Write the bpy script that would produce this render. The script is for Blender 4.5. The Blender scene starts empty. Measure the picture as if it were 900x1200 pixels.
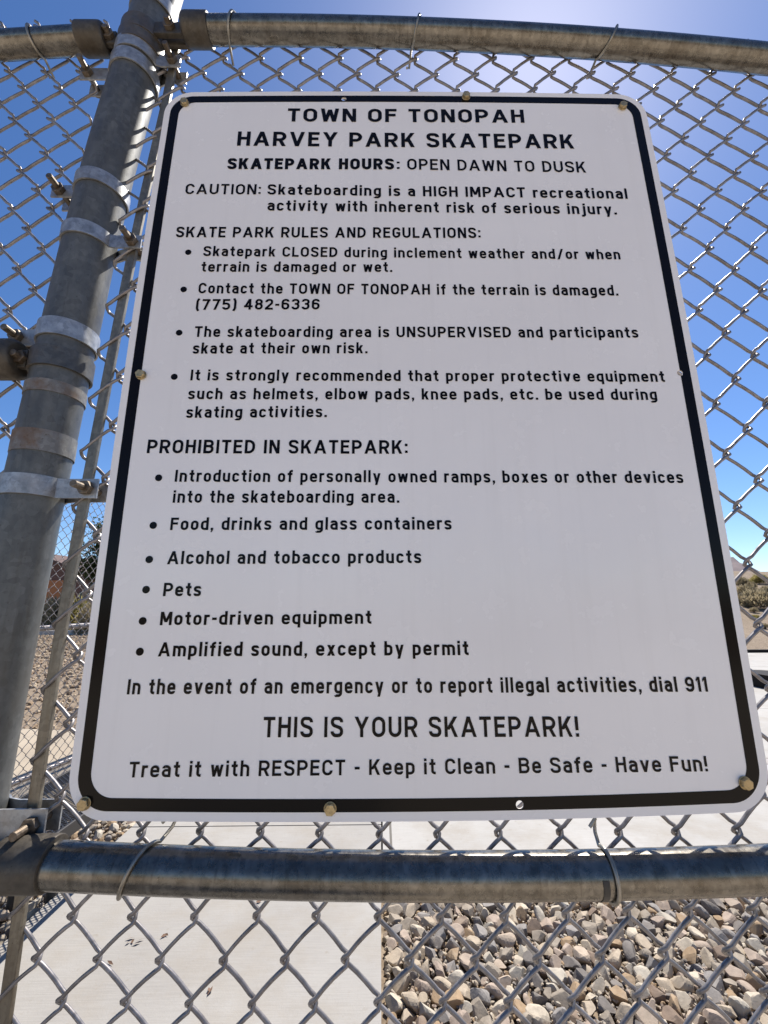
import bpy, bmesh, math, random
import numpy as np
from mathutils import Vector, Matrix

random.seed(7)
RNG = np.random.default_rng(11)
SC = bpy.context.scene
COL = SC.collection
PI = math.pi
R_ = math.radians

# ------------------------------------------------------------------ camera, world, sun, exposure
PXW, PXH, FPX = 900.0, 1200.0, 480.0
pitch, yaw, roll = math.atan(105 / 480.0), R_(.48), R_(-.3)
CAM = np.array([-.0429, -.494, 1.10])
_cp, _sp, _cy, _sy, _cr, _sr = math.cos(pitch), math.sin(pitch), math.cos(yaw), math.sin(yaw), math.cos(roll), math.sin(roll)
FW = np.array([_sy * _cp, _cy * _cp, _sp])
_rt = np.array([_cy, -_sy, 0.0])
_up = np.cross(_rt, FW)
RT = _cr * _rt + _sr * _up
UP = -_sr * _rt + _cr * _up
cam_data = bpy.data.cameras.new("camera")
cam = bpy.data.objects.new("camera", cam_data)
COL.objects.link(cam)
cam_data.sensor_fit = 'HORIZONTAL'
cam_data.sensor_width = 36.0
cam_data.lens = 36.0 * FPX / PXW
cam_data.clip_start = 0.01
cam_data.clip_end = 12000
cam.matrix_world = Matrix(((RT[0], UP[0], -FW[0], CAM[0]), (RT[1], UP[1], -FW[1], CAM[1]),
                           (RT[2], UP[2], -FW[2], CAM[2]), (0, 0, 0, 1)))
SC.camera = cam
SC.render.resolution_x, SC.render.resolution_y = 768, 1024


def ray(x, y):
    return FW + RT * (x - 450) / FPX + UP * (600 - y) / FPX


def at_y(x, y, Y=0.0):
    d = ray(x, y)
    return CAM + d * ((Y - CAM[1]) / d[1])


def at_z(x, y, Z=0.0):
    d = ray(x, y)
    return CAM + d * ((Z - CAM[2]) / d[2])


SUN = ray(622, 60)
SUN = SUN / np.linalg.norm(SUN)
SUN_EL = math.asin(SUN[2])
SUN_AZ = math.atan2(SUN[0], SUN[1])          # clockwise from +Y
world = bpy.data.worlds.new("World")
SC.world = world
world.use_nodes = True
wn = world.node_tree
sky = wn.nodes.new('ShaderNodeTexSky')
sky.sky_type = 'NISHITA'
sky.sun_disc = False
sky.sun_elevation = SUN_EL
sky.sun_rotation = SUN_AZ
sky.altitude = 1800
sky.air_density = 1.0
sky.dust_density = 1.3
sky.ozone_density = 3.0
bg = wn.nodes['Background']
bg.inputs['Strength'].default_value = 0.070
hs = wn.nodes.new('ShaderNodeHueSaturation')
hs.inputs['Saturation'].default_value = 1.2
hs.inputs['Hue'].default_value = .505
wn.links.new(sky.outputs[0], hs.inputs['Color'])
wn.links.new(hs.outputs[0], bg.inputs['Color'])
sun_data = bpy.data.lights.new("sun", 'SUN')
sun_data.energy = 3.6
sun_data.angle = R_(.53)
sun_data.color = (1.0, .95, .87)
sun = bpy.data.objects.new("sun", sun_data)
COL.objects.link(sun)
sun.rotation_euler = Vector(SUN).to_track_quat('Z', 'Y').to_euler()
sun.location = (3, 6, 9)
SC.view_settings.view_transform = 'Standard'
SC.view_settings.look = 'None'
SC.view_settings.gamma = 1.0
SC.view_settings.use_curve_mapping = False
SC.view_settings.exposure = 1.22
try:
    SC.cycles.max_bounces = 8
    SC.cycles.diffuse_bounces = 4
    SC.cycles.glossy_bounces = 4
    SC.cycles.caustics_reflective = False
    SC.cycles.caustics_refractive = False
except Exception:
    pass


# ------------------------------------------------------------------ materials
def nd(m, t, **k):
    n = m.node_tree.nodes.new(t)
    for a, b in k.items():
        setattr(n, a, b)
    return n


def base_mat(name, col=(.5, .5, .5), rough=.6, metal=0.0, spec=.5):
    m = bpy.data.materials.new(name)
    m.use_nodes = True
    b = m.node_tree.nodes['Principled BSDF']
    b.inputs['Base Color'].default_value = (*col, 1)
    b.inputs['Roughness'].default_value = rough
    b.inputs['Metallic'].default_value = metal
    b.inputs['Specular IOR Level'].default_value = spec
    return m, b


def noise(m, scale, detail=6, rough=.6, vec=None):
    n = nd(m, 'ShaderNodeTexNoise')
    n.inputs['Scale'].default_value = scale
    n.inputs['Detail'].default_value = detail
    n.inputs['Roughness'].default_value = rough
    if vec is not None:
        m.node_tree.links.new(vec, n.inputs['Vector'])
    return n


def objvec(m, scale=(1, 1, 1)):
    tc = nd(m, 'ShaderNodeTexCoord')
    mp = nd(m, 'ShaderNodeMapping')
    mp.inputs['Scale'].default_value = scale
    m.node_tree.links.new(tc.outputs['Object'], mp.inputs['Vector'])
    return mp.outputs[0]


def ramp(m, fac, stops, interp='LINEAR'):
    r = nd(m, 'ShaderNodeValToRGB')
    r.color_ramp.interpolation = interp
    el = r.color_ramp.elements
    while len(el) < len(stops):
        el.new(.5)
    for e, (p, c) in zip(el, stops):
        e.position = p
        e.color = (*c, 1) if len(c) == 3 else c
    m.node_tree.links.new(fac, r.inputs[0])
    return r.outputs[0]


def mix(m, fac, a, b, mode='MIX'):
    n = nd(m, 'ShaderNodeMix', data_type='RGBA', blend_type=mode)
    for inp, v in ((n.inputs[0], fac), (n.inputs[6], a), (n.inputs[7], b)):
        if hasattr(v, 'node'):
            m.node_tree.links.new(v, inp)
        elif isinstance(v, (int, float)):
            inp.default_value = v
        else:
            inp.default_value = (*v, 1)
    return n.outputs[2]


def link(m, a, b):
    m.node_tree.links.new(a, b)


def bump(m, b, height, strength=.3, dist=.002):
    n = nd(m, 'ShaderNodeBump')
    n.inputs['Strength'].default_value = strength
    n.inputs['Distance'].default_value = dist
    link(m, height, n.inputs['Height'])
    link(m, n.outputs[0], b.inputs['Normal'])


def galvanised(name, col, rough, metal, grime=(.16, .12, .08), amt=.5, stretch=(1, 1, 1), scale=40, drip=None):
    m, b = base_mat(name, col, rough, metal)
    v = objvec(m, stretch)
    n1 = noise(m, scale, 8, .65, v)
    n2 = noise(m, scale * .22, 7, .68, v)
    lo = tuple(c * .66 for c in col)
    hi = tuple(min(1, c * 1.25) for c in col)
    c1 = ramp(m, n1.outputs[0], [(.3, lo), (.7, hi)])
    sp_ = nd(m, 'ShaderNodeTexVoronoi')              # zinc spangle
    sp_.inputs['Scale'].default_value = scale * 2.4
    link(m, objvec(m), sp_.inputs['Vector'])
    bw = nd(m, 'ShaderNodeRGBToBW')
    link(m, sp_.outputs['Color'], bw.inputs[0])
    c1 = mix(m, .45, c1, ramp(m, bw.outputs[0], [(.1, (.32,) * 3), (.9, (.68,) * 3)]), 'OVERLAY')
    g = ramp(m, n2.outputs[0], [(.48, (0, 0, 0)), (.66, (amt,) * 3)])
    c2 = mix(m, g, c1, grime)
    n3 = noise(m, scale * 3.2, 4, .7, objvec(m))
    sp = ramp(m, n3.outputs[0], [(.62, (0, 0, 0)), (.70, (amt,) * 3)])
    c3 = mix(m, sp, c2, tuple(c * .45 for c in grime))
    if drip:
        n4 = noise(m, 1.0, 5, .7, objvec(m, drip))
        dr = ramp(m, n4.outputs[0], [(.56, (0, 0, 0)), (.68, (amt * .8,) * 3)])
        c3 = mix(m, dr, c3, tuple(c * .6 for c in grime))
    link(m, c3, b.inputs['Base Color'])
    rr = ramp(m, n1.outputs[0], [(.3, (rough * .8,) * 3), (.75, (min(1, rough * 1.35),) * 3)])
    link(m, rr, b.inputs['Roughness'])
    bump(m, b, n1.outputs[0], .16, .001)
    return m


M = {}
M['post'] = galvanised('galvanised_post', (.112, .114, .109), .46, .28, grime=(.085, .075, .06), amt=.5, stretch=(1, 1, .4), scale=60, drip=(70, 70, 7))
M['rail'] = galvanised('galvanised_rail', (.19, .174, .148), .27, .85, grime=(.07, .052, .035), amt=.45, scale=80, drip=(160, 12, 12))
M['band'] = galvanised('galvanised_band', (.36, .37, .38), .42, .6, grime=(.25, .2, .15), amt=.35, scale=80)
M['darkband'] = galvanised('dull_band', (.10, .10, .097), .5, .5, grime=(.17, .11, .06), amt=.5, scale=70)
M['cup'] = galvanised('cast_fitting', (.085, .074, .06), .5, .5, grime=(.05, .035, .02), amt=.6, scale=90)
M['wire'] = galvanised('galvanised_wire', (.25, .232, .228), .40, .6, grime=(.12, .09, .08), amt=.3, scale=60)
M['bar'] = galvanised('tension_bar_steel', (.24, .215, .17), .45, .7, grime=(.10, .075, .05), amt=.6, stretch=(1, 1, .15), scale=90)
M['tie'] = galvanised('tie_wire_aluminium', (.30, .28, .24), .4, .85, amt=.2, scale=60)
M['bolt'] = galvanised('rusty_bolt', (.17, .135, .10), .5, .65, grime=(.08, .05, .03), amt=.7, scale=150)
M['brass'] = galvanised('brass_hex', (.50, .38, .20), .45, .7, grime=(.26, .17, .08), amt=.4, scale=160)
M['tape'] = galvanised('tape_residue', (.20, .197, .187), .6, .3, grime=(.15, .085, .045), amt=.9, scale=70)

m, b = base_mat('sign_white', (.86, .83, .81), .22, 0, .5)
v = objvec(m)
n = noise(m, 2.6, 5, .55, v)
c = ramp(m, n.outputs[0], [(.3, (.83, .78, .735)), (.7, (.91, .86, .81))])
n5 = noise(m, 1.0, 6, .7, objvec(m, (55, 55, 2.2)))         # faint dusty rain streaks
c = mix(m, ramp(m, n5.outputs[0], [(.52, (0, 0, 0)), (.72, (.09,) * 3)]), c, (.58, .53, .46))
n6 = noise(m, 210, 3, .6, v)                               # specks
c = mix(m, ramp(m, n6.outputs[0], [(.72, (0, 0, 0)), (.77, (.4,) * 3)]), c, (.38, .33, .27))
link(m, c, b.inputs['Base Color'])
n2 = noise(m, 26, 5, .6, v)
link(m, ramp(m, n2.outputs[0], [(.35, (.16,) * 3), (.75, (.34,) * 3)]), b.inputs['Roughness'])
bump(m, b, noise(m, 3.5, 2, .5, v).outputs[0], .25, .012)
M['sign'] = m
m, b = base_mat('sign_black', (.006, .0045, .004), .16, 0, .13)
M['black'] = m


def concrete(name, lo, hi, joint=False):
    m, b = base_mat(name, hi, .85)
    v = objvec(m)
    n1 = noise(m, 1.4, 8, .62, v)
    c = ramp(m, n1.outputs[0], [(.32, lo), (.68, hi)])
    vb = objvec(m, (3, 90, 3))
    n2 = noise(m, 3, 4, .6, vb)
    c = mix(m, .14, c, ramp(m, n2.outputs[0], [(.35, (.3, .29, .27)), (.65, (.75, .74, .72))]), 'OVERLAY')
    n3 = noise(m, 38, 3, .6, v)
    st = ramp(m, n3.outputs[0], [(.64, (0, 0, 0)), (.74, (.45,) * 3)])
    c = mix(m, st, c, (.20, .17, .13))
    n5 = noise(m, 3.1, 7, .7, v)
    c = mix(m, ramp(m, n5.outputs[0], [(.46, (0, 0, 0)), (.70, (.6,) * 3)]), c, (.24, .205, .16))
    n7 = noise(m, 330, 2, .5, v)
    c = mix(m, ramp(m, n7.outputs[0], [(.62, (0, 0, 0)), (.72, (.4,) * 3)]), c, (.20, .18, .15))
    if joint:
        br = nd(m, 'ShaderNodeTexBrick', offset=0.0)
        br.inputs['Scale'].default_value = 1.0
        br.inputs['Brick Width'].default_value = 2.6
        br.inputs['Row Height'].default_value = 1.35
        br.inputs['Mortar Size'].default_value = .006
        br.inputs['Mortar Smooth'].default_value = .1
        br.inputs['Color1'].default_value = br.inputs['Color2'].default_value = (1, 1, 1, 1)
        br.inputs['Mortar'].default_value = (.35, .33, .3, 1)
        link(m, v, br.inputs['Vector'])
        c = mix(m, 1.0, c, br.outputs[0], 'MULTIPLY')
    link(m, c, b.inputs['Base Color'])
    n4 = noise(m, 120, 4, .7, v)
    bump(m, b, n4.outputs[0], .25, .003)
    return m


M['slab'] = concrete('broomed_concrete', (.245, .23, .211), (.315, .298, .275))
M['slab2'] = concrete('skatepark_concrete', (.30, .286, .267), (.37, .355, .332), True)
M['path'] = concrete('sandy_path', (.30, .245, .18), (.39, .33, .25))
M['bounce_pad'] = concrete('bounce_tan_concrete', (.50, .42, .325), (.60, .51, .40))  # pale tan set to brighten and warm the bounced light
M['kerb'] = concrete('kerb_concrete', (.38, .37, .35), (.48, .47, .45))

m, b = base_mat('desert_dirt', (.28, .22, .16), .95, 0, .2)
v = objvec(m)
n1 = noise(m, .35, 9, .65, v)
c = ramp(m, n1.outputs[0], [(.3, (.13, .09, .06)), (.5, (.21, .155, .105)), (.75, (.29, .225, .165))])
n2 = noise(m, 9, 6, .7, v)
c = mix(m, .55, c, ramp(m, n2.outputs[0], [(.35, (.13, .095, .065)), (.7, (.32, .25, .18))]))
vor = nd(m, 'ShaderNodeTexVoronoi')
vor.inputs['Scale'].default_value = 28
link(m, v, vor.inputs['Vector'])
c = mix(m, .4, c, ramp(m, vor.outputs['Distance'], [(.05, (.40, .34, .265)), (.6, (.16, .125, .09))]))
link(m, c, b.inputs['Base Color'])
bump(m, b, vor.outputs['Distance'], .6, .02)
M['dirt'] = m

m, b = base_mat('gravel_stone', (.4, .36, .3), .8, 0, .3)
geo = nd(m, 'ShaderNodeNewGeometry')
c = ramp(m, geo.outputs['Random Per Island'],
         [(0, (.34, .285, .22)), (.15, (.25, .215, .175)), (.27, (.41, .36, .29)), (.40, (.31, .25, .205)), (.53, (.225, .21, .20)),
          (.64, (.38, .345, .29)), (.73, (.28, .20, .125)), (.82, (.15, .135, .125)), (.90, (.20, .15, .115)), (.95, (.36, .295, .235))], 'CONSTANT')
v = objvec(m)
n1 = noise(m, 45, 6, .65, v)
c = mix(m, .5, c, ramp(m, n1.outputs[0], [(.3, (.30, .28, .25)), (.7, (.72, .69, .64))]), 'OVERLAY')
n2 = noise(m, 14, 5, .6, v)
c = mix(m, ramp(m, n2.outputs[0], [(.55, (0, 0, 0)), (.7, (.45,) * 3)]), c, (.42, .35, .265))
link(m, c, b.inputs['Base Color'])
bump(m, b, noise(m, 150, 5, .7, v).outputs[0], .35, .004)
M['stone'] = m
m, b = base_mat('brown_stone', (.3, .22, .15), .85, 0, .2)
geo = nd(m, 'ShaderNodeNewGeometry')
link(m, ramp(m, geo.outputs['Random Per Island'], [(0, (.36, .28, .19)), (.25, (.26, .185, .12)), (.45, (.43, .345, .245)), (.65, (.31, .225, .15)), (.85, (.19, .135, .09))], 'CONSTANT'), b.inputs['Base Color'])
M['brownstone'] = m

m, b = base_mat('steel_black', (.025, .026, .03), .45, .2)
M['bench'] = m
m, b = base_mat('bench_frame_brown', (.028, .024, .021), .5, .0)
M['benchframe'] = m
m, b = base_mat('dark_steel_and_shadow', (.010, .007, .006), .7, 0, .2)
M['darksteel_shadow'] = m  # steel of the ledge; also the painted shadow strip at the floor edge


def leafmat(name, a, bcol, c2):
    m, b = base_mat(name, a, .8, 0, .2)
    g = nd(m, 'ShaderNodeNewGeometry')
    c = ramp(m, g.outputs['Random Per Island'], [(0, a), (.5, bcol), (1, c2)])
    link(m, c, b.inputs['Base Color'])
    tr = nd(m, 'ShaderNodeBsdfTranslucent')
    link(m, c, tr.inputs['Color'])
    mx = nd(m, 'ShaderNodeMixShader')
    mx.inputs[0].default_value = .45
    link(m, b.outputs[0], mx.inputs[1])
    link(m, tr.outputs[0], mx.inputs[2])
    link(m, mx.outputs[0], m.node_tree.nodes['Material Output'].inputs['Surface'])
    return m


M['sage'] = leafmat('sagebrush_leaf', (.22, .185, .11), (.34, .285, .18), (.46, .38, .25))
M['sage2'] = leafmat('rabbitbrush_leaf', (.22, .195, .06), (.34, .29, .10), (.46, .38, .17))
M['leaf'] = leafmat('tree_leaf', (.025, .04, .015), (.05, .07, .025), (.08, .10, .04))
M['bark'] = base_mat('bark', (.12, .09, .07), .9)[0]
M['litter'] = base_mat('dead_leaf', (.14, .08, .05), .85)[0]

m, b = base_mat('red_brown_wall', (.16, .07, .05), .85)
v = objvec(m, (1, 1, 1))
br = nd(m, 'ShaderNodeTexBrick')
br.inputs['Scale'].default_value = 3.0
br.inputs['Color1'].default_value = (.17, .075, .05, 1)
br.inputs['Color2'].default_value = (.12, .055, .042, 1)
br.inputs['Mortar'].default_value = (.2, .16, .13, 1)
mp = nd(m, 'ShaderNodeMapping')
mp.inputs['Rotation'].default_value = (R_(90), 0, 0)
link(m, v, mp.inputs['Vector'])
link(m, mp.outputs[0], br.inputs['Vector'])
link(m, br.outputs[0], b.inputs['Base Color'])
M['brick'] = m
M['roof'] = base_mat('roof_brown', (.10, .06, .05), .8)[0]
M['orange'] = base_mat('orange_door', (.45, .17, .06), .7)[0]
M['glass'] = base_mat('window_glass', (.02, .025, .03), .08)[0]
m, b = base_mat('mountain_rock', (.17, .13, .12), .95, 0, .1)
v = objvec(m)
n1 = noise(m, .006, 9, .6, v)
link(m, ramp(m, n1.outputs[0], [(.3, (.115, .095, .10)), (.7, (.20, .165, .165))]), b.inputs['Base Color'])
M['mountain'] = m


# ------------------------------------------------------------------ object helpers
def mesh_obj(name, verts, faces, mat, parent=None, smooth=False):
    me = bpy.data.meshes.new(name)
    me.from_pydata([tuple(map(float, p)) for p in verts], [], faces)
    if smooth:
        me.polygons.foreach_set('use_smooth', [True] * len(me.polygons))
    me.update()
    o = bpy.data.objects.new(name, me)
    COL.objects.link(o)
    if mat is not None:
        me.materials.append(mat)
    if parent is not None:
        o.parent = parent
    return o


def np_obj(name, V, Q, mat, parent=None, smooth=False):
    """fast mesh from numpy arrays; Q is (n,3) or (n,4)"""
    me = bpy.data.meshes.new(name)
    V = np.ascontiguousarray(V, dtype=np.float32)
    Q = np.ascontiguousarray(Q, dtype=np.int32)
    k = Q.shape[1]
    me.vertices.add(len(V))
    me.vertices.foreach_set('co', V.ravel())
    me.loops.add(Q.size)
    me.loops.foreach_set('vertex_index', Q.ravel())
    me.polygons.add(len(Q))
    me.polygons.foreach_set('loop_start', np.arange(0, Q.size, k, dtype=np.int32))
    try:
        me.polygons.foreach_set('loop_total', np.full(len(Q), k, dtype=np.int32))
    except Exception:
        pass
    me.polygons.foreach_set('use_smooth', np.full(len(Q), smooth, dtype=bool))
    me.update(calc_edges=True)
    me.validate()
    o = bpy.data.objects.new(name, me)
    COL.objects.link(o)
    if mat is not None:
        me.materials.append(mat)
    if parent is not None:
        o.parent = parent
    return o


def tag(o, label=None, cat=None, group=None, kind=None):
    if label:
        o['label'] = label
    if cat:
        o['category'] = cat
    if group:
        o['group'] = group
    if kind:
        o['kind'] = kind
    return o


def empty(name, loc=(0, 0, 0)):
    o = bpy.data.objects.new(name, None)
    o.empty_display_size = .05
    COL.objects.link(o)
    o.location = loc
    return o


class MB:
    """collects verts and faces of one mesh"""

    def __init__(s):
        s.v, s.f = [], []

    def add(s, v, f):
        k = len(s.v)
        s.v += [tuple(p) for p in v]
        s.f += [tuple(i + k for i in q) for q in f]
        return s

    def box(s, a, b):
        (x0, y0, z0), (x1, y1, z1) = a, b
        return s.add([(x0, y0, z0), (x1, y0, z0), (x1, y1, z0), (x0, y1, z0), (x0, y0, z1), (x1, y0, z1), (x1, y1, z1), (x0, y1, z1)],
                     [(0, 3, 2, 1), (4, 5, 6, 7), (0, 1, 5, 4), (1, 2, 6, 5), (2, 3, 7, 6), (3, 0, 4, 7)])

    def tube(s, pts, r, n=12, cap=True):
        P = [np.array(p, float) for p in pts]
        rr = r if hasattr(r, '__len__') else [r] * len(P)
        rings = []
        t0 = P[1] - P[0]
        t0 /= np.linalg.norm(t0)
        ref = np.array([0, 0, 1.0]) if abs(t0[2]) < .9 else np.array([0, 1.0, 0])
        u = np.cross(t0, ref)
        u /= np.linalg.norm(u)
        for i, p in enumerate(P):
            t = (P[min(i + 1, len(P) - 1)] - P[max(i - 1, 0)])
            t /= np.linalg.norm(t)
            u = u - t * (u @ t)
            u /= np.linalg.norm(u)
            w = np.cross(t, u)
            rings.append([p + rr[i] * (math.cos(2 * PI * k / n) * u + math.sin(2 * PI * k / n) * w) for k in range(n)])
        v = [q for ring in rings for q in ring]
        f = []
        for i in range(len(P) - 1):
            for k in range(n):
                a, b_ = i * n + k, i * n + (k + 1) % n
                f.append((a, b_, b_ + n, a + n))
        if cap:
            f.append(tuple(range(n - 1, -1, -1)))
            f.append(tuple(range((len(P) - 1) * n, len(P) * n)))
        return s.add(v, f)

    def strap(s, plan, z0, z1, th, zf=None):
        """a strip standing on a plan polyline (x,y), thickness th to its left"""
        P = [np.array(p, float) for p in plan]
        nrm = []
        for i in range(len(P)):
            t = P[min(i + 1, len(P) - 1)] - P[max(i - 1, 0)]
            t /= np.linalg.norm(t)
            nrm.append(np.array([-t[1], t[0]]))
        v = []
        for p, q in zip(P, nrm):
            o_ = p + q * th
            v += [(p[0], p[1], z0), (o_[0], o_[1], z0), (o_[0], o_[1], z1), (p[0], p[1], z1)]
        f = []
        for i in range(len(P) - 1):
            a = i * 4
            for k in range(4):
                f.append((a + k, a + (k + 1) % 4, a + 4 + (k + 1) % 4, a + 4 + k))
        f += [(3, 2, 1, 0), (len(P) * 4 - 4, len(P) * 4 - 3, len(P) * 4 - 2, len(P) * 4 - 1)]
        return s.add(v, f)

    def prism(s, c, axis, r, h, n=6, ph=0.0, r2=None, dome=0.0):
        """n-gon prism from c along axis with optional dome cap"""
        a = Vector(axis).normalized()
        u = a.orthogonal().normalized()
        w = a.cross(u)
        c = Vector(c)
        rings = [(0, r), (h, r2 or r)]
        if dome:
            rings += [(h + dome * .7, (r2 or r) * .7), (h + dome, (r2 or r) * .2)]
        v = []
        for d, q in rings:
            v += [tuple(c + a * d + (u * math.cos(ph + 2 * PI * k / n) + w * math.sin(ph + 2 * PI * k / n)) * q) for k in range(n)]
        f = []
        for i in range(len(rings) - 1):
            for k in range(n):
                x, y = i * n + k, i * n + (k + 1) % n
                f.append((x, y, y + n, x + n))
        f += [tuple(range(n - 1, -1, -1)), tuple(range((len(rings) - 1) * n, len(rings) * n))]
        return s.add(v, f)

    def build(s, name, mat, parent=None, smooth=False, bevel=0.0):
        o = mesh_obj(name, s.v, s.f, mat, parent)
        bm = bmesh.new()
        bm.from_mesh(o.data)
        bmesh.ops.recalc_face_normals(bm, faces=bm.faces)
        if bevel:
            bmesh.ops.bevel(bm, geom=[e for e in bm.edges if len(e.link_faces) == 2 and e.calc_face_angle(0) > .6], offset=bevel,
                            segments=2, affect='EDGES', profile=.5)
        if smooth:
            for f in bm.faces:
                f.smooth = True
            for e in bm.edges:
                e.smooth = not (len(e.link_faces) == 2 and e.calc_face_angle(0) > R_(38))
        bm.to_mesh(o.data)
        bm.free()
        return o


# ------------------------------------------------------------------ ground, terrain
def wav(x, y):
    return (np.sin(x * .31 + 1.3) * np.cos(y * .27 + .4) + .5 * np.sin(x * .83 + y * .61) + .25 * np.sin(x * 1.9 - y * 1.6 + 2))




def ground_z(x, y):
    x, y = np.asarray(x, float), np.asarray(y, float)
    d = np.hypot(x, y + .494)
    right = np.clip((x + 2.0) / 4.0, 0, 1)
    ramp_ = np.clip((y - 9.2) / 17.0, 0, 1)
    ramp_ = ramp_ * ramp_ * (3 - 2 * ramp_) * .5 + ramp_ * .5
    far = np.clip((d - 60) / 300, 0, 1)
    z = -.06 + right * (2.95 * ramp_ + .08 * wav(x, y) * np.clip((y - 9.2) / 4, 0, 1))
    z = z + (1 - right) * .05 * wav(x, y) * np.clip((y - 16) / 6, 0, 1)
    z = z - 9.0 * far * right * 0
    return z


gx = np.unique(np.concatenate([np.arange(-40, 70.01, 1.0), np.arange(-8, 14, .4), [-6000, -3000, -1500, -700, -350, -170, -90, -60, 90, 130, 200, 350, 700, 1500, 3000, 6000]]))
gy = np.unique(np.concatenate([np.arange(-20, 80.01, 1.0), np.arange(2, 12, .4), [-6000, -3000, -1500, -700, -300, -120, -50, 100, 150, 220, 350, 700, 1500, 3000, 6000]]))
GX, GY = np.meshgrid(gx, gy)
GZ = ground_z(GX, GY)
nx, ny = len(gx), len(gy)
idx = np.arange(nx * ny).reshape(ny, nx)
Q = np.stack([idx[:-1, :-1].ravel(), idx[:-1, 1:].ravel(), idx[1:, 1:].ravel(), idx[1:, :-1].ravel()], 1)
o = np_obj('ground', np.stack([GX.ravel(), GY.ravel(), GZ.ravel()], 1), Q, M['dirt'], smooth=True)
tag(o, kind='structure')


def on_ground(px, py):
    """point where the sight line of a pixel meets the terrain"""
    d = ray(px, py)
    d = d / np.linalg.norm(d)
    t = 1.0
    while t < 300:
        p = CAM + d * t
        if p[2] < float(ground_z(p[0], p[1])):
            return p
        t += .05
    return None


def slab(name, loop, mat, top=0.0, th=.14, holes=()):
    """a slab cut along a loop, with holes"""
    bm = bmesh.new()
    edges = []
    for L in [loop] + list(holes):
        vs = [bm.verts.new((x, y, top)) for x, y in L]
        edges += [bm.edges.new((vs[i], vs[(i + 1) % len(vs)])) for i in range(len(vs))]
    bmesh.ops.triangle_fill(bm, use_beauty=True, use_dissolve=False, edges=edges)
    r = bmesh.ops.extrude_face_region(bm, geom=bm.faces[:])
    for v in r['geom']:
        if isinstance(v, bmesh.types.BMVert):
            v.co.z -= th
    bmesh.ops.recalc_face_normals(bm, faces=bm.faces)
    me = bpy.data.meshes.new(name)
    bm.to_mesh(me)
    bm.free()
    me.materials.append(mat)
    o = bpy.data.objects.new(name, me)
    COL.objects.link(o)
    return tag(o, kind='structure')


XE = -.046                                   # right edge of the walkway
slab('walkway', [(-1.30, -3.2), (XE, -3.2), (XE, 1.86), (-1.30, 1.86)], M['slab'])
slab('walkway_far', [(-1.30, 1.868), (XE, 1.868), (XE, 8.58), (-1.30, 8.58)], M['slab'])
slab('skatepark_floor', [(XE + .008, 1.50), (30, 1.50), (30, 8.58), (XE + .008, 8.58)], M['slab2'])
slab('bounce_pad', [(-7, -7), (7, -7), (7, .35), (XE + .008, .35), (XE + .008, -3.3), (-1.308, -3.3), (-1.308, .25), (-7, .25)], M['bounce_pad'])  # unseen pad added behind the camera to bounce warm light onto the sign
slab('path', [(-9, 2.05), (-1.31, 2.05), (-1.31, 3.3), (-9, 4.4)], M['path'], top=-.01)
tag(MB().box((-30, 15.6, -.12), (-2.0, 15.85, .10)).build('kerb', M['kerb'], bevel=.02), kind='structure')
# dark strip in place of the drop shadow along the skatepark floor's back edge
e = MB().box((-1.3, 8.59, -.12), (30, 8.66, .06)).build('edge_shadow', M['darksteel_shadow'], bevel=.01)
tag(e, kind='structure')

# low dark ledge on the skatepark floor
la, lb = at_z(866, 801, 0), at_z(915, 811, 0)
dl = (lb - la)[:2]
dl /= np.linalg.norm(dl)
nl = np.array([-dl[1], dl[0]])
if nl[1] < 0:
    nl = -nl
LL, LW, LH, LR = 2.6, .42, .17, .19
plan_ = [(LL, 0), (LR, 0)] + [(LR - LR * math.sin(t), LR - LR * math.cos(t)) for t in np.linspace(.15, PI / 2, 8)] + \
        [(LR - LR * math.sin(t), LW - LR - LR * math.cos(t)) for t in np.linspace(PI / 2, PI, 8)] + [(LL, LW)]
P3 = [la[:2] + dl * a + nl * c for a, c in plan_]
V = [(p[0], p[1], -.002) for p in P3] + [(p[0], p[1], LH) for p in P3]
n_ = len(P3)
F = [tuple(range(n_ - 1, -1, -1)), tuple(range(n_, 2 * n_))] + [(k, (k + 1) % n_, n_ + (k + 1) % n_, n_ + k) for k in range(n_)]
led = empty('skate_ledge', (float(la[0]), float(la[1]), 0))
tag(led, 'low dark steel skate ledge with rounded end on the white concrete right of the sign', 'skate ledge')
ob = MB().add(V, F).build('body', M['darksteel_shadow'], led, bevel=.008)
ob.matrix_parent_inverse = Matrix.Translation((-float(la[0]), -float(la[1]), 0))

# mountain
V, F = [], []
na, nr = 90, 26
for i in range(na + 1):
    a = R_(8 + 80 * i / na)
    dg_ = math.degrees(a)
    prof = 168 * math.exp(-((dg_ - 33) / 12.7) ** 2) + 55 * math.exp(-((dg_ - 62) / 11) ** 2)
    prof *= 1 + .10 * math.sin(dg_ * .55) + .05 * math.sin(dg_ * 1.7 + 1) + .03 * math.sin(dg_ * 3.9)
    for j in range(nr + 1):
        t = j / nr
        d = 1000 + 1300 * t
        h = prof * (math.sin(PI * min(1, t * 1.0)) ** 1.2)
        h *= 1 + .10 * math.sin(i * .9 + j * .5) + .06 * math.sin(i * 2.3 - j * 1.1)
        V.append((d * math.sin(a), d * math.cos(a), h - 6))
for i in range(na):
    for j in range(nr):
        k = i * (nr + 1) + j
        F.append((k, k + 1, k + nr + 2, k + nr + 1))
tag(mesh_obj('mountain', V, F, M['mountain'], smooth=True), kind='structure')


# ------------------------------------------------------------------ gravel
def ico(sub):
    bm = bmesh.new()
    bmesh.ops.create_icosphere(bm, subdivisions=sub, radius=1)
    v = np.array([x.co[:] for x in bm.verts])
    f = np.array([[q.index for q in p.verts] for p in bm.faces])
    bm.free()
    return v, f


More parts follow.
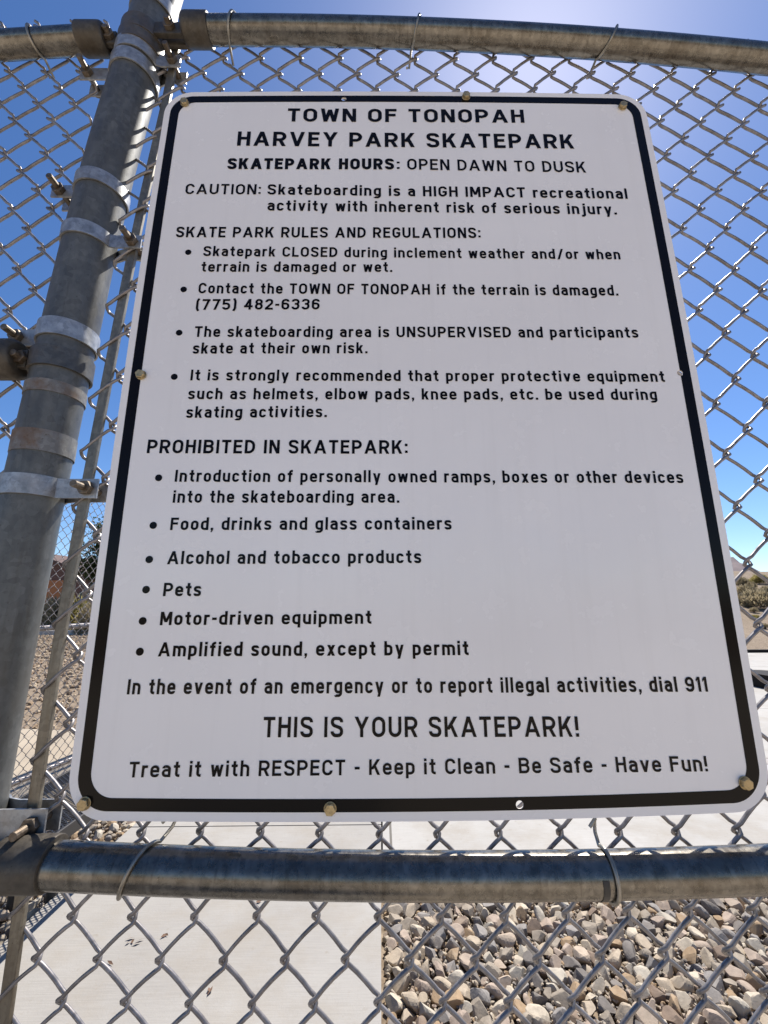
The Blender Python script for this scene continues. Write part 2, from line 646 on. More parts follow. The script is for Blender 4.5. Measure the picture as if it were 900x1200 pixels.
def stone_variants(sub, count):
    out = []
    v0, f = ico(sub)
    for _ in range(count):
        v = v0.copy()
        for _k in range(RNG.integers(9, 15)):
            nrm = RNG.normal(size=3)
            nrm /= np.linalg.norm(nrm)
            d = RNG.uniform(.42, .80)
            s = v @ nrm - d
            m_ = s > 0
            v[m_] -= np.outer(s[m_] * .985, nrm)
        v *= np.array([1, RNG.uniform(.62, .95), RNG.uniform(.5, .8)])
        out.append(v)
    return out, f


SV3, SF3 = stone_variants(3, 26)
SV2, SF2 = stone_variants(2, 24)
SV1, SF1 = stone_variants(1, 12)


def rot_rand(tilt=.5):
    a, b_, c_ = RNG.uniform(0, 2 * PI), RNG.normal(0, tilt), RNG.normal(0, tilt)
    return np.array((Matrix.Rotation(a, 3, 'Z') @ Matrix.Rotation(b_, 3, 'X') @ Matrix.Rotation(c_, 3, 'Y')))


def gravel(name, places, variants, faces):
    """places: (x, y, z, radius)"""
    V, F, k = [], [], 0
    for (x, y, z, r) in places:
        v = variants[RNG.integers(len(variants))] @ rot_rand().T * r
        V.append(v + np.array([x, y, z]))
        F.append(faces + k)
        k += len(v)
    return V, F, k


def scatter(n, x0, x1, y0, y1, rlo, rhi, zf, keep=None, sink=.2):
    out = []
    for _ in range(n):
        x, y = RNG.uniform(x0, x1), RNG.uniform(y0, y1)
        r = rlo * (rhi / rlo) ** (RNG.random() ** 1.6)
        if keep and not keep(x, y, r):
            continue
        out.append((x, y, zf(x, y) + r * sink, r))
    return out


def packed(n, x0, x1, y0, y1, rlo, rhi, z0, overlap=.72):
    """dart throwing with a coarse grid so that big stones lie side by side"""
    rs = np.sort(rlo * (rhi / rlo) ** (RNG.random(n) ** 1.9))[::-1]
    cell = rhi * 2
    grid = {}
    out = []
    for r in rs:
        for _try in range(14):
            x, y = RNG.uniform(x0 + r * .8, x1 - r * .8), RNG.uniform(y0 + r * .8, y1 - r * .8)
            ci, cj = int(x // cell), int(y // cell)
            ok = True
            for a in (-1, 0, 1):
                for b_ in (-1, 0, 1):
                    for (X, Y, R2) in grid.get((ci + a, cj + b_), ()):
                        if (X - x) ** 2 + (Y - y) ** 2 < ((r + R2) * overlap) ** 2:
                            ok = False
                            break
            if ok:
                grid.setdefault((ci, cj), []).append((x, y, r))
                out.append((x, y, z0 + r * .38, r))
                break
    return out


big = packed(7600, XE + .004, 2.05, .55, 1.49, .0105, .041, -.055, .58)
small = scatter(7000, XE + .012, 2.05, .55, 1.485, .005, .012, lambda x, y: -.045, sink=.5)
V1, F1, k1 = gravel('g', [q for q in big if q[3] > .017], SV3, SF3)
V1b, F1b, k1b = gravel('g', [q for q in big if q[3] <= .017], SV2, SF2)
V2, F2, k2 = gravel('g', small, SV1, SF1)
bigL = packed(3400, -3.2, -1.31, .3, 2.04, .012, .042, -.055, .66)
smallL = scatter(3000, -3.2, -1.31, .3, 2.03, .006, .013, lambda x, y: -.052, sink=.5)
V3, F3, k3 = gravel('g', bigL, SV2, SF2)
V4, F4, k4 = gravel('g', smallL, SV2, SF2)


def merge(parts):
    V, F, k = [], [], 0
    for vs, fs, n in parts:
        V += vs
        F += [f + k for f in fs]
        k += n
    return np.concatenate(V), np.concatenate(F)


V, F = merge([(V1, F1, k1), (V1b, F1b, k1b), (V2, F2, k2)])
o = np_obj('gravel', V, F, M['stone'], smooth=False)
tag(o, 'tan and grey gravel stones beside the concrete walkway', 'gravel', kind='stuff')
V, F = merge([(V3, F3, k3), (V4, F4, k4)])
o = np_obj('gravel', V, F, M['stone'], smooth=False)
tag(o, 'tan gravel stones around the black mesh bench', 'gravel', kind='stuff')


def far_keep(x, y, r):
    return y > 3.45 + (-(x + 1.31)) * .143 and x < -1.6 and -x < (y + .5) * 1.25 and -x > (y + .5) * .45


farst = scatter(19000, -16, -1.4, 3.4, 15.5, .018, .06, lambda x, y: -.06, keep=far_keep, sink=.3)
V5, F5, k5 = gravel('g', farst, SV1, SF1)
V, F = merge([(V5, F5, k5)])
o = np_obj('gravel', V, F, M['brownstone'], smooth=False)
tag(o, 'brown gravel covering the ground behind the tall fence at left', 'gravel', kind='stuff')
# dead leaves on the walkway
mb = MB()
for (px, py) in [(155, 1105), (160, 1107), (164, 1103), (195, 1097), (129, 1130), (246, 1163), (303, 1058), (153, 1101), (150, 1106), (245, 1162), (192, 1098)]:
    p = at_z(px, py, 0)
    a = random.uniform(0, 6.3)
    l_, w_ = random.uniform(.008, .018), random.uniform(.003, .006)
    ca, sa = math.cos(a), math.sin(a)
    pts = [(-l_, 0, .004), (0, -w_, .007), (l_, 0, .005), (0, w_, .003)]
    mb.add([(p[0] + x * ca - y * sa, p[1] + x * sa + y * ca, z) for x, y, z in pts], [(0, 1, 2, 3)])
tag(mb.build('leaf_litter', M['litter']), 'small dead leaves scattered on the concrete walkway', 'dead leaves', kind='stuff')


# ------------------------------------------------------------------ chain link fabric
def link_fabric(name, parent, left_x, ncol, row_z, jmin, jmax, xmap, y0, rad, amp, sides=6, hand=1, sub=4, place=None):
    """flattened helical wires hooked into one another; hand=1 puts the / runs in front"""
    V, Q, base = [], [], 0
    e = rad * 1.25
    for c in range(ncol):
        xl, xr = xmap(c), xmap(c + 1)
        pts = []
        for j in range(jmin, jmax + 1):
            right = (j + c) % 2 == 1
            xc = xr + e if right else xl - e
            z = row_z(j)
            s = 1 if right else -1
            # bend from the incoming run to the outgoing run
            fin = -amp if (s * hand) > 0 else amp
            hz = .0035
            inx = xc - s * e * 2.2
            pts.append((inx, y0 + fin, z - hz * 1.9))
            pts.append((xc - s * e * .4, y0 + fin * .85, z - hz))
            pts.append((xc, y0, z))
            pts.append((xc - s * e * .4, y0 - fin * .85, z + hz))
            pts.append((inx, y0 - fin, z + hz * 1.9))
            if j < jmax:
                zn = row_z(j + 1)
                xn = (xl - e if right else xr + e) + s * e * 2.2
                for t in (.33, .67):
                    sag = math.sin(PI * t) * .0012
                    pts.append((inx + (xn - inx) * t, y0 - fin, (z + hz * 1.9) * (1 - t) + (zn - hz * 1.9) * t + sag))
        P = np.array(pts)
        fx, fz = P[:, 0].copy(), P[:, 2].copy()
        P[:, 0] += .0018 * np.sin(9.1 * fx + 6.3 * fz + 1) + .0011 * np.sin(23 * fx - 17 * fz)
        P[:, 2] += .0020 * np.sin(7.7 * fx - 5.1 * fz + 2) + .0011 * np.sin(19 * fx + 21 * fz)
        P[:, 1] += .0015 * np.sin(5 * fx + 8 * fz)
        P[:, 0] += RNG.normal(0, .0006) + .0006 * np.sin(P[:, 2] * 9 + c)
        if place is not None:
            P = place(P)
        T = np.gradient(P, axis=0)
        T /= np.linalg.norm(T, axis=1)[:, None]
        ref = np.array([0, 1.0, 0.0]) if place is None else place.normal
        A = np.cross(T, ref)
        ln = np.linalg.norm(A, axis=1)
        bad = ln < .25
        A[bad] = np.cross(T[bad], np.array([0, 0, 1.0]))
        A /= np.linalg.norm(A, axis=1)[:, None]
        for i in range(1, len(A)):          # keep the frames aligned
            a = A[i - 1] - T[i] * (A[i - 1] @ T[i])
            l_ = np.linalg.norm(a)
            if l_ > 1e-5:
                A[i] = a / l_
        B = np.cross(T, A)
        ang = np.arange(sides) * 2 * PI / sides
        ring = P[:, None, :] + rad * (np.cos(ang)[None, :, None] * A[:, None, :] + np.sin(ang)[None, :, None] * B[:, None, :])
        V.append(ring.reshape(-1, 3))
        n = len(P)
        i = np.arange(n - 1)[:, None] * sides
        k = np.arange(sides)[None, :]
        k2_ = (k + 1) % sides
        q = np.stack([i + k, i + k2_, i + sides + k2_, i + sides + k], -1).reshape(-1, 4) + base
        Q.append(q)
        base += n * sides
    return np_obj(name, np.concatenate(V), np.concatenate(Q), M['wire'], parent, smooth=True)


YM = .0165
RJ = np.array([-24, -2, -1, 0, 2, 18, 23, 25, 27, 33, 40])
RZ = np.array([-.09, .712, .747, .7835, .858, 1.4338, 1.609, 1.677, 1.743, 1.946, 2.18])


def row_right(j):
    return push(0, float(np.interp(j, RJ, RZ)), .00875, YM)[1]


def col_right(c):
    k = c / 2.0 - 6.0                          # knots every half pitch
    x = -.0456 + .0631 * k
    return push(x + (.00024 * k * k if k > 1 else 0), 0, .00875, YM)[0]


def push(x, z, ya, yb):
    k = (yb - CAM[1]) / (ya - CAM[1])
    return CAM[0] + (x - CAM[0]) * k, CAM[2] + (z - CAM[2]) * k


fence = empty('chain_link_fence', (-.455, -.024, 0))
tag(fence, 'galvanised chain link fence with thick round post that the white sign hangs on', 'fence')
FP = Matrix.Translation((.455, .024, 0))


def adopt(o):
    o.parent = fence
    o.matrix_parent_inverse = FP
    return o


adopt(link_fabric('mesh', None, 0, 84, row_right, -23, 35, col_right, YM, .0022, .0038, hand=1))


def row_left(j):
    return 1.785 + j * .0350


adopt(link_fabric('mesh', None, 0, 58, row_left, -50, 8, lambda c: -.5690 + .0300 * (c - 56), YM, .0022, .0038, hand=-1))


# post (slightly bowed, as it stands)
AX_Z = [-.3, .0, .87, 1.10, 1.34, 1.64, 1.83, 1.95, 2.4]
AX_X = [-.468, -.466, -.4595, -.4565, -.447, -.4345, -.4195, -.4065, -.362]


def post_x(z):
    zz = np.linspace(z - .1, z + .1, 7)
    return float(np.mean(np.interp(zz, AX_Z, AX_X)))


YP, RP = .012, .0324
_pz = [push(a, b_, -.024, YP) for a, b_ in zip(AX_X, AX_Z)]
AX_X, AX_Z = [q[0] for q in _pz], [q[1] for q in _pz]
YR = -.008
post = MB().tube([(post_x(z), YP, z) for z in np.linspace(-.1, 2.44, 50)], RP, 48).build('post', M['post'], smooth=True)
adopt(post)
cap_ = MB().prism((post_x(2.44), YP, 2.41), (.06, 0, 1), RP + .004, .05, 32, dome=.02).build('post_cap', M['cup'], smooth=True)
adopt(cap_)


def bar_x(z):
    zz = np.linspace(z - .08, z + .08, 5)
    return -.0085 + float(np.mean(np.interp(zz, [0, .70, .976, 1.21, 1.45, 1.676, 1.94], [-.405, -.411, -.4175, -.4135, -.405, -.3955, -.377])))


mb = MB()
zs = np.linspace(.02, 2.035, 40)
V, F = [], []
for z in zs:
    x = bar_x(z)
    V += [(x - .0062, YM - .003, z), (x + .0062, YM - .003, z), (x + .0062, YM + .003, z), (x - .0062, YM + .003, z)]
for i in range(len(zs) - 1):
    for k in range(4):
        F.append((i * 4 + k, i * 4 + (k + 1) % 4, i * 4 + 4 + (k + 1) % 4, i * 4 + 4 + k))
F += [(3, 2, 1, 0), tuple(len(zs) * 4 - 4 + k for k in range(4))]
mb.add(V, F)
adopt(mb.build('tension_bar', M['bar'], bevel=.001))
# rails: gently bowed pipes
def rail(pts, r, x0, x1, name='rail'):
    pts = [push(a, b_, -.024, YR) for a, b_ in pts]
    xs = [p[0] for p in pts]
    zs_ = [p[1] for p in pts]
    co = np.polyfit(xs, zs_, 2)
    X = np.linspace(x0, x1, 60)
    lo, hi = min(xs), max(xs)
    Z = np.where(X > hi, np.polyval(co, hi) + (X - hi) * (np.polyval(np.polyder(co), hi)) * np.clip(1 - (X - hi) * 1.2, 0, 1), np.polyval(co, X))
    o = MB().tube([(x, YR, z) for x, z in zip(X, Z)], r, 32).build(name, M['rail'], smooth=True)
    adopt(o)
    return lambda x: float(np.interp(x, X, Z))


top_z = rail([(-.3118, 1.9803), (-.1023, 1.9784), (.1131, 1.971), (.3274, 1.9534), (.5652, 1.9253)], .0184, -.345, 2.3, 'top_rail')
bot_z = rail([(-.3596, .8483), (-.2002, .8419), (-.0828, .8379), (.0516, .8354), (.3403, .8391)], .0203, -.41, 2.3, 'middle_rail')
left_z = rail([(-.6303, 1.9444), (-.5073, 1.9567), (-.56, 1.9515)], .0178, -2.0, -.495, 'top_rail')
mid_z = rail([(-.8, 1.398), (-.65, 1.400), (-.55, 1.402)], .0196, -2.0, -.56, 'middle_rail')


# fittings
def band(z, side, mat, h=.022, rot=0.0, tab=True, bx=None, nut=True):
    """strap round the post whose two ends run out to a bolted tab"""
    px = post_x(z)
    r = RP + .0006
    plan = []
    if tab:
        end = (bx if bx is not None else px + .043) + .018
        L = end - px
        plan.append((L, .0155))
        plan.append((.041, .0155))
        for t in np.linspace(38, 348, 46):
            plan.append((r * math.cos(R_(t)), r * math.sin(R_(t))))
        # the front end leaves the circle at about +33 degrees and runs out flat
        plan.append((.041, -.0045))
        plan.append((L, -.0045))
    else:
        for t in np.linspace(60, 420, 60):
            plan.append((r * math.cos(R_(t)), r * math.sin(R_(t))))
    plan = [(px + side * a, YP + b_) for a, b_ in plan]
    th = -.0022 if side > 0 else .0022
    o = MB().strap(plan, z - h / 2, z + h / 2, th).build('tension_band', mat, smooth=True)
    adopt(o)
    if tab and nut:
        bxp = px + side * (L - .013)
        yb = YP - .0045 - .0022
        mb = MB()
        mb.prism((bxp, yb, z), (0, -1, 0), .0092, .007, 6, .3)
        mb.prism((bxp, YP + .019, z), (-side * .02, -1, .0), .0045, YP + .019 - yb + .023, 12)
        mb.prism((bxp, YP + .0175, z), (0, 1, 0), .0095, .003, 16, dome=.004)
        c = mb.build('bolt', M['bolt'], bevel=.0006)
        c.parent = o
    return o


def zb(z):
    return CAM[2] + (z - CAM[2]) * (YP - RP - CAM[1]) / (-.054 - CAM[1])


band(zb(1.905), 1, M['band'], .024, bx=bar_x(1.975))
band(zb(1.576), 1, M['band'], .021, bx=bar_x(1.6))
band(zb(1.231), 1, M['band'], .025, bx=bar_x(1.234) + .004)
band(zb(.886), 1, M['band'], .030, bx=bar_x(.868) + .004)
band(zb(1.878), -1, M['band'], .024, bx=post_x(1.9) + .070)
band(zb(1.660), -1, M['band'], .021, bx=post_x(1.665) + .056)
band(zb(1.430), -1, M['band'], .025, bx=post_x(1.432) + .060)
band(zb(2.01), 1, M['band'], .026, tab=False)


def ring(z, h, mat, name, dr=.0004):
    px = post_x(z)
    o = MB().strap([(px + (RP + dr) * math.cos(t), YP + (RP + dr) * math.sin(t)) for t in np.linspace(0, 2 * PI, 60)], z - h / 2, z + h / 2, -.0008).build(name, mat, smooth=True)
    return adopt(o)


ring(zb(1.284), .028, M['tape'], 'tape_strip')
ring(zb(1.352), .016, M['tape'], 'tape_strip')


def rail_end(z, x_post_side, x_rail, r, mat, side):
    """a cup over the rail's end, its tongue bolted to a brace band on the post"""
    px = post_x(z)
    r_ = RP + .0008
    plan = [(px + r_ * math.cos(t), YP + r_ * math.sin(t)) for t in np.linspace(R_(8), R_(352), 56)]
    if side < 0:
        plan = [(2 * px - a, b_) for a, b_ in plan]
    bandz = z
    tongue = .5 * (px + side * r_ + x_post_side)
    o = MB().strap(plan, bandz - .014, bandz + .014, -.0026 if side > 0 else .0026).build('brace_band', M['darkband'], smooth=True)
    adopt(o)
    mb = MB()
    x0, x1 = sorted((x_post_side, x_rail))
    n = 8
    prof = [(0, r * .80), (.004, r * .98), (.009, r)] + [(abs(x_rail - x_post_side) - .003, r), (abs(x_rail - x_post_side), r * .985)]
    pts = [(x_post_side + side * d, YR, z) for d, _ in prof]
    mb.tube(pts, [q for _, q in prof], 32)
    a, b_ = sorted((px + side * (RP - .004), x_post_side + side * .004))
    mb.box((a, YR - .004, z - .013), (b_, YR + .004, z + .013))
    mb.box((a, YR + .011, z - .012), (b_, YR + .018, z + .012))
    o = mb.build('rail_end', mat, smooth=True, bevel=.0015)
    adopt(o)
    mb = MB()
    mb.prism((tongue, YR - .004, z), (0, -1, 0), .0095, .006, 6, .2)
    mb.prism((tongue, YR - .009, z), (0, -1, .06), .0048, .008, 12)
    mb.build('bolt', M['bolt'], o, bevel=.0006)
    return o


def xr(x):
    return push(x, 0, -.024, YR)[0]


rail_end(top_z(-.33), xr(-.350), xr(-.308), .0220, M['cup'], 1)
rail_end(left_z(-.50), xr(-.466), xr(-.508), .0214, M['cup'], -1)
rail_end(mid_z(-.56), -.514, -.572, .0262, M['cup'], -1)
rail_end(bot_z(-.40), xr(-.421), xr(-.366), .0244, M['cup'], 1)


def tie_wire(x_lo, x_hi, zf, r):
    rr = r + .0021
    pts = [(x_lo - .006, YM + .004, zf(x_lo) - rr - .006), (x_lo - .002, YM + .008, zf(x_lo) - rr - .001)]
    for k in np.linspace(0, 1, 26):
        a = R_(-60 - 240 * k)                         # angle in the yz plane: under -> front -> over
        x = x_lo + (x_hi - x_lo) * k
        pts.append((x, YR + rr * math.cos(a), zf(x) + rr * math.sin(a)))
    pts += [(x_hi + .004, YM + .002, zf(x_hi) + rr * .95 + .004), (x_hi + .007, YM + .007, zf(x_hi) + rr + .012), (x_hi + .003, YM - .004, zf(x_hi) + rr + .018),
            (x_hi - .004, YM - .004, zf(x_hi) + rr + .010)]
    adopt(MB().tube(pts, .0019, 8).build('tie_wire', M['tie'], smooth=True))


tie_wire(-.288, -.270, top_z, .0184)
tie_wire(.010, .029, top_z, .0184)
tie_wire(.313, .350, top_z, .0184)
tie_wire(.62, .64, top_z, .0184)
tie_wire(-.309, -.276, bot_z, .0203)
tie_wire(.186, .187, bot_z, .0203)
tie_wire(.64, .66, bot_z, .0203)
jx = .176
mb = MB()
for k in range(14):
    a0, a1 = R_(165 + 90 * k / 14), R_(165 + 90 * (k + 1) / 14)
    q = .0203 + .0005
    zc = bot_z(jx)
    mb.add([(jx - .0032, YR + q * math.cos(a0), zc + q * math.sin(a0)), (jx + .0032, YR + q * math.cos(a0), zc + q * math.sin(a0)),
            (jx + .0032, YR + q * math.cos(a1), zc + q * math.sin(a1)), (jx - .0032, YR + q * math.cos(a1), zc + q * math.sin(a1))], [(0, 1, 2, 3)])
adopt(mb.build('weld_mark', M['benchframe']))
tie_wire(-.585, -.60, left_z, .0178)

# ------------------------------------------------------------------ the sign
ZS = 1.38275
sign = empty('park_sign', (0, 0, ZS))
tag(sign, 'large white skatepark rules sign with black border, bolted to the chain link fence', 'sign')
HW, HH = .381, .5086


def S(px, py):
    p = at_y(px, py, 0)
    return p[0], p[2] - ZS


def sheet_warp(x, z):
    """the sheet's outline is a touch barrelled"""
    u, w = x / HW, z / HH
    x2 = x + u * (.0046 * (1 - w * w) - .0030)
    z2 = z + w * (.0042 * (1 - u * u) - .0022)
    if w < 0:
        z2 += .0028 * max(0, u) ** 2 * abs(w)
    return x2, z2


def rounded(hw, hh, r, n=14, m=10):
    pts = []
    for cx, cz, a0 in ((hw - r, hh - r, 0), (-hw + r, hh - r, 90), (-hw + r, -hh + r, 180), (hw - r, -hh + r, 270)):
        for k in range(n + 1):
            a = R_(a0 + 90 * k / n)
            pts.append((cx + r * math.cos(a), cz + r * math.sin(a)))
    out = []
    for i, p in enumerate(pts):
        q = pts[(i + 1) % len(pts)]
        out.append(p)
        if math.hypot(p[0] - q[0], p[1] - q[1]) > .1:
            out += [(p[0] + (q[0] - p[0]) * k / m, p[1] + (q[1] - p[1]) * k / m) for k in range(1, m)]
    return [sheet_warp(*p) for p in out]


HOLES = [S(403, 116), S(797, 437), S(609, 943)]


def drill(o, y0, y1, rad=.0042):
    """cut the spare bolt holes out of a finished mesh"""
    for (hx, hz) in HOLES:
        c = MB().prism((hx, y0, hz), (0, 1, 0), rad, y1 - y0, 20).build('cutter', None)
        c.parent = sign
        mo = o.modifiers.new('b', 'BOOLEAN')
        mo.operation = 'DIFFERENCE'
        mo.solver = 'EXACT'
        mo.object = c
        bpy.context.view_layer.update()
        dg = bpy.context.evaluated_depsgraph_get()
        me = bpy.data.meshes.new_from_object(o.evaluated_get(dg))
        o.modifiers.clear()
        o.data = me
        cm = c.data
        bpy.data.objects.remove(c)
        bpy.data.meshes.remove(cm)


out = rounded(HW, HH, .042)
N = len(out)
V = [(x, 0, z) for x, z in out] + [(x, .0022, z) for x, z in out]
F = [tuple(range(N)), tuple(range(2 * N - 1, N - 1, -1))] + [(i, N + i, N + (i + 1) % N, (i + 1) % N) for i in range(N)]
panel = MB().add(V, F).build('panel', M['sign'], sign)
drill(panel, -.01, .02)
bo = rounded(.3715, .4995, .034)
bi = rounded(.3582, .4870, .0255)
V = [(x, -.0004, z) for x, z in bo] + [(x, -.0004, z) for x, z in bi] + [(x, .0010, z) for x, z in bo] + [(x, .0010, z) for x, z in bi]
F = []
for i in range(N):
    j = (i + 1) % N
    F += [(i, j, N + j, N + i), (2 * N + i, 3 * N + i, 3 * N + j, 2 * N + j), (i, 2 * N + i, 2 * N + j, j), (N + i, N + j, 3 * N + j, 3 * N + i)]
border = MB().add(V, F).build('border', M['black'], sign)
drill(border, -.01, .02)

# --- a stroke alphabet in the manner of road signs
XH, ASC, DSC = .76, 1.02, -.24


def glyph(ch, s):
    h = s / 2
    Pth, bars, rects = [], [], []

    def P(*pts, closed=False):
        Pth.append(([(p + (0,)) if len(p) == 2 else p for p in pts], closed))

    def bar(x0, y0, x1, y1):
        L = math.hypot(x1 - x0, y1 - y0)
        w = s * L / abs(y1 - y0) / 2
        bars.append([(x0 - w, y0), (x0 + w, y0), (x1 + w, y1), (x1 - w, y1)])

    def rect(x0, y0, x1, y1):
        rects.append([(x0, y0), (x1, y0), (x1, y1), (x0, y1)])
    X = XH
    W = .66
    if ch in 'ABCDEFGHIKLMNOPRSTUVWXY':
        t = 1 - h
        mid = .53
        if ch == 'A':
            W = .82
            w = s * math.hypot(W / 2 - s * .55, 1) / 2
            bar(w, 0, W / 2, 1)
            bar(W - w, 0, W / 2, 1)
            rect(W * .2, .22, W * .8, .22 + s * .95)
        elif ch == 'B':
            W = .68
            rect(0, 0, s, 1)
            P((h, t), (W - h - .02, t, .2), (W - h - .02, mid, .2), (h, mid))
            P((h, mid), (W - h, mid, .22), (W - h, h, .22), (h, h))
        elif ch == 'C':
            R = (W - s) / 2
            P((W - h, .69), (W - h, t, R), (h, t, R), (h, h, R), (W - h, h, R), (W - h, .31))
        elif ch == 'D':
            W = .68
            P((h, h), (W - h, h, .34), (W - h, t, .34), (h, t), closed=True)
        elif ch in 'EF':
            W = .58
            rect(0, 0, s, 1)
            rect(h, 1 - s, W, 1)
            rect(h, mid - h, W - .05, mid + h)
            if ch == 'E':
                rect(h, 0, W, s)
        elif ch == 'G':
            R = (W - s) / 2
            P((W - h, .70), (W - h, t, R), (h, t, R), (h, h, R), (W - h, h, R), (W - h, .46), (W * .5, .46))
        elif ch == 'H':
            rect(0, 0, s, 1)
            rect(W - s, 0, W, 1)
            rect(h, mid - h, W - h, mid + h)
        elif ch == 'I':
            W = s
            rect(0, 0, s, 1)
        elif ch == 'K':
            W = .70
            rect(0, 0, s, 1)
            bar(s * 1.05, .36, W - s * .62, 1)
            bar(W - s * .58, 0, W * .48, .62)
        elif ch == 'L':
            W = .56
            rect(0, 0, s, 1)
            rect(h, 0, W, s)
        elif ch == 'M':
            W = .80
            rect(0, 0, s, 1)
            rect(W - s, 0, W, 1)
            bar(W / 2, .22, s * .6, 1)
            bar(W / 2, .22, W - s * .6, 1)
        elif ch == 'N':
            W = .69
            rect(0, 0, s, 1)
            rect(W - s, 0, W, 1)
            bar(W - s * .62, 0, s * .62, 1)
        elif ch == 'O':
            W = .70
            R = (W - s) / 2
            P((h, h, R), (W - h, h, R), (W - h, t, R), (h, t, R), closed=True)
        elif ch in 'PR':
            W = .66 if ch == 'P' else .68
            rect(0, 0, s, 1)
            P((h, t), (W - h, t, .26), (W - h, .44, .26), (h, .44))
            if ch == 'R':
                bar(W - s * .58, 0, W * .52, .46)
        elif ch == 'S':
            R = (W - s) / 2
            P((W - h, .73), (W - h, t, R), (h, t, R), (h, .60, .2), (W - h, .43, .2), (W - h, h, R), (h, h, R), (h, .28))
        elif ch == 'T':
            W = .62
            rect(0, 1 - s, W, 1)
            rect(W / 2 - h, 0, W / 2 + h, 1 - s * .5)
        elif ch == 'U':
            W = .68
            R = (W - s) / 2
            P((h, 1), (h, h, R), (W - h, h, R), (W - h, 1))
        elif ch == 'V':
            W = .78
            bar(W / 2, 0, s * .54, 1)
            bar(W / 2, 0, W - s * .54, 1)
        elif ch == 'W':
            W = .94
            bar(W * .27, 0, s * .53, 1)
            bar(W * .27, 0, W / 2, .92)
            bar(W * .73, 0, W / 2, .92)
            bar(W * .73, 0, W - s * .53, 1)
        elif ch == 'X':
            bar(s * .6, 0, W - s * .6, 1)
            bar(W - s * .6, 0, s * .6, 1)
        elif ch == 'Y':
            W = .76
            rect(W / 2 - h, 0, W / 2 + h, .46)
            bar(W / 2, .42, s * .56, 1)
            bar(W / 2, .42, W - s * .56, 1)
    elif ch in 'abcdefghijklmnopqrstuvwxy':
        W = .56
        t = X - h
        R = (W - s) / 2
        if ch == 'a':
            W = .55
            R = (W - s) / 2
            P((h + .01, X - .20), (h + .01, t, R * .9), (W - h, t, R), (W - h, 0))
            P((W - h, .44), (h, .44, .175), (h, h, .175), (W - h, h))
        elif ch == 'b':
            rect(0, 0, s, ASC)
            P((h, h), (W - h, h, R), (W - h, t, R), (h, t))
        elif ch == 'c':
            W = .53
            R = (W - s) / 2
            P((W - h, .52), (W - h, t, R), (h, t, R), (h, h, R), (W - h, h, R), (W - h, .24))
        elif ch == 'd':
            rect(W - s, 0, W, ASC)
            P((W - h, h), (h, h, R), (h, t, R), (W - h, t))
        elif ch == 'e':
            P((h, .385), (W - h, .385), (W - h, t, R), (h, t, R), (h, h, R), (W - h, h, R * .9), (W - h, .21))
        elif ch == 'f':
            W = .40
            P((W, ASC - h), (.10 + h, ASC - h, .14), (.10 + h, 0))
            rect(0, X - s, W - .02, X)
        elif ch == 'g':
            P((W - h, X), (W - h, DSC + h, R), (h, DSC + h, R * .8), (h, DSC + .12))
            P((W - h, h), (h, h, R), (h, t, R), (W - h, t))
        elif ch == 'h':
            rect(0, 0, s, ASC)
            P((h, t), (W - h, t, R), (W - h, 0))
        elif ch == 'i':
            W = s
            rect(0, 0, s, X)
            rect(0, ASC - s * 1.02, s, ASC)
        elif ch == 'j':
            W = s + .14
            P((W - h, X), (W - h, DSC + h, .12), (0, DSC + h))
            rect(W - s, ASC - s * 1.02, W, ASC)
        elif ch == 'k':
            W = .56
            rect(0, 0, s, ASC)
            bar(s * 1.0, .26, W - s * .64, X)
            bar(W - s * .6, 0, W * .5, .47)
        elif ch == 'l':
            W = s
            rect(0, 0, s, ASC)
        elif ch == 'm':
            W = .88
            rect(0, 0, s, X)
            c = W / 2
            r = min((c - h) / 2, .17)
            P((h, t), (c, t, r * 1.3), (c, 0))
            P((c, t - .06), (c, t, .05), (W - h, t, r * 1.3), (W - h, 0))
        elif ch == 'n':
            rect(0, 0, s, X)
            P((h, t), (W - h, t, R), (W - h, 0))
        elif ch == 'o':
            P((h, h, R), (W - h, h, R), (W - h, t, R), (h, t, R), closed=True)
        elif ch == 'p':
            rect(0, DSC, s, X)
            P((h, h), (W - h, h, R), (W - h, t, R), (h, t))
        elif ch == 'q':
            rect(W - s, DSC, W, X)
            P((W - h, h), (h, h, R), (h, t, R), (W - h, t))
        elif ch == 'r':
            W = .38
            rect(0, 0, s, X)
            P((h, X - .28), (h, t, .17), (W, t))
        elif ch == 's':
            W = .52
            R = (W - s) / 2
            P((W - h, .56), (W - h, t, R), (h, t, R), (h, .45, .13), (W - h, .325, .13), (W - h, h, R), (h, h, R), (h, .20))
        elif ch == 't':
            W = .40
            P((.11 + h, .98), (.11 + h, h, .14), (W, h))
            rect(0, X - s, W - .01, X)
        elif ch == 'u':
            rect(W - s, 0, W, X)
            P((h, X), (h, h, R), (W - h, h))
        elif ch == 'v':
            W = .60
            bar(W / 2, 0, s * .56, X)
            bar(W / 2, 0, W - s * .56, X)
        elif ch == 'w':
            W = .80
            bar(W * .28, 0, s * .54, X)
            bar(W * .28, 0, W / 2, X * .95)
            bar(W * .72, 0, W / 2, X * .95)
            bar(W * .72, 0, W - s * .54, X)
        elif ch == 'x':
            W = .58
            bar(s * .66, 0, W - s * .66, X)
            bar(W - s * .66, 0, s * .66, X)
        elif ch == 'y':
            W = .60
            dx = (W - s * .56 - W / 2) / X
            bar(W / 2, 0, s * .56, X)
            bar(W / 2 + DSC * dx * .82, DSC + .01, W - s * .56, X)
    else:
        t = 1 - h
        W = .62
        R = (W - s) / 2
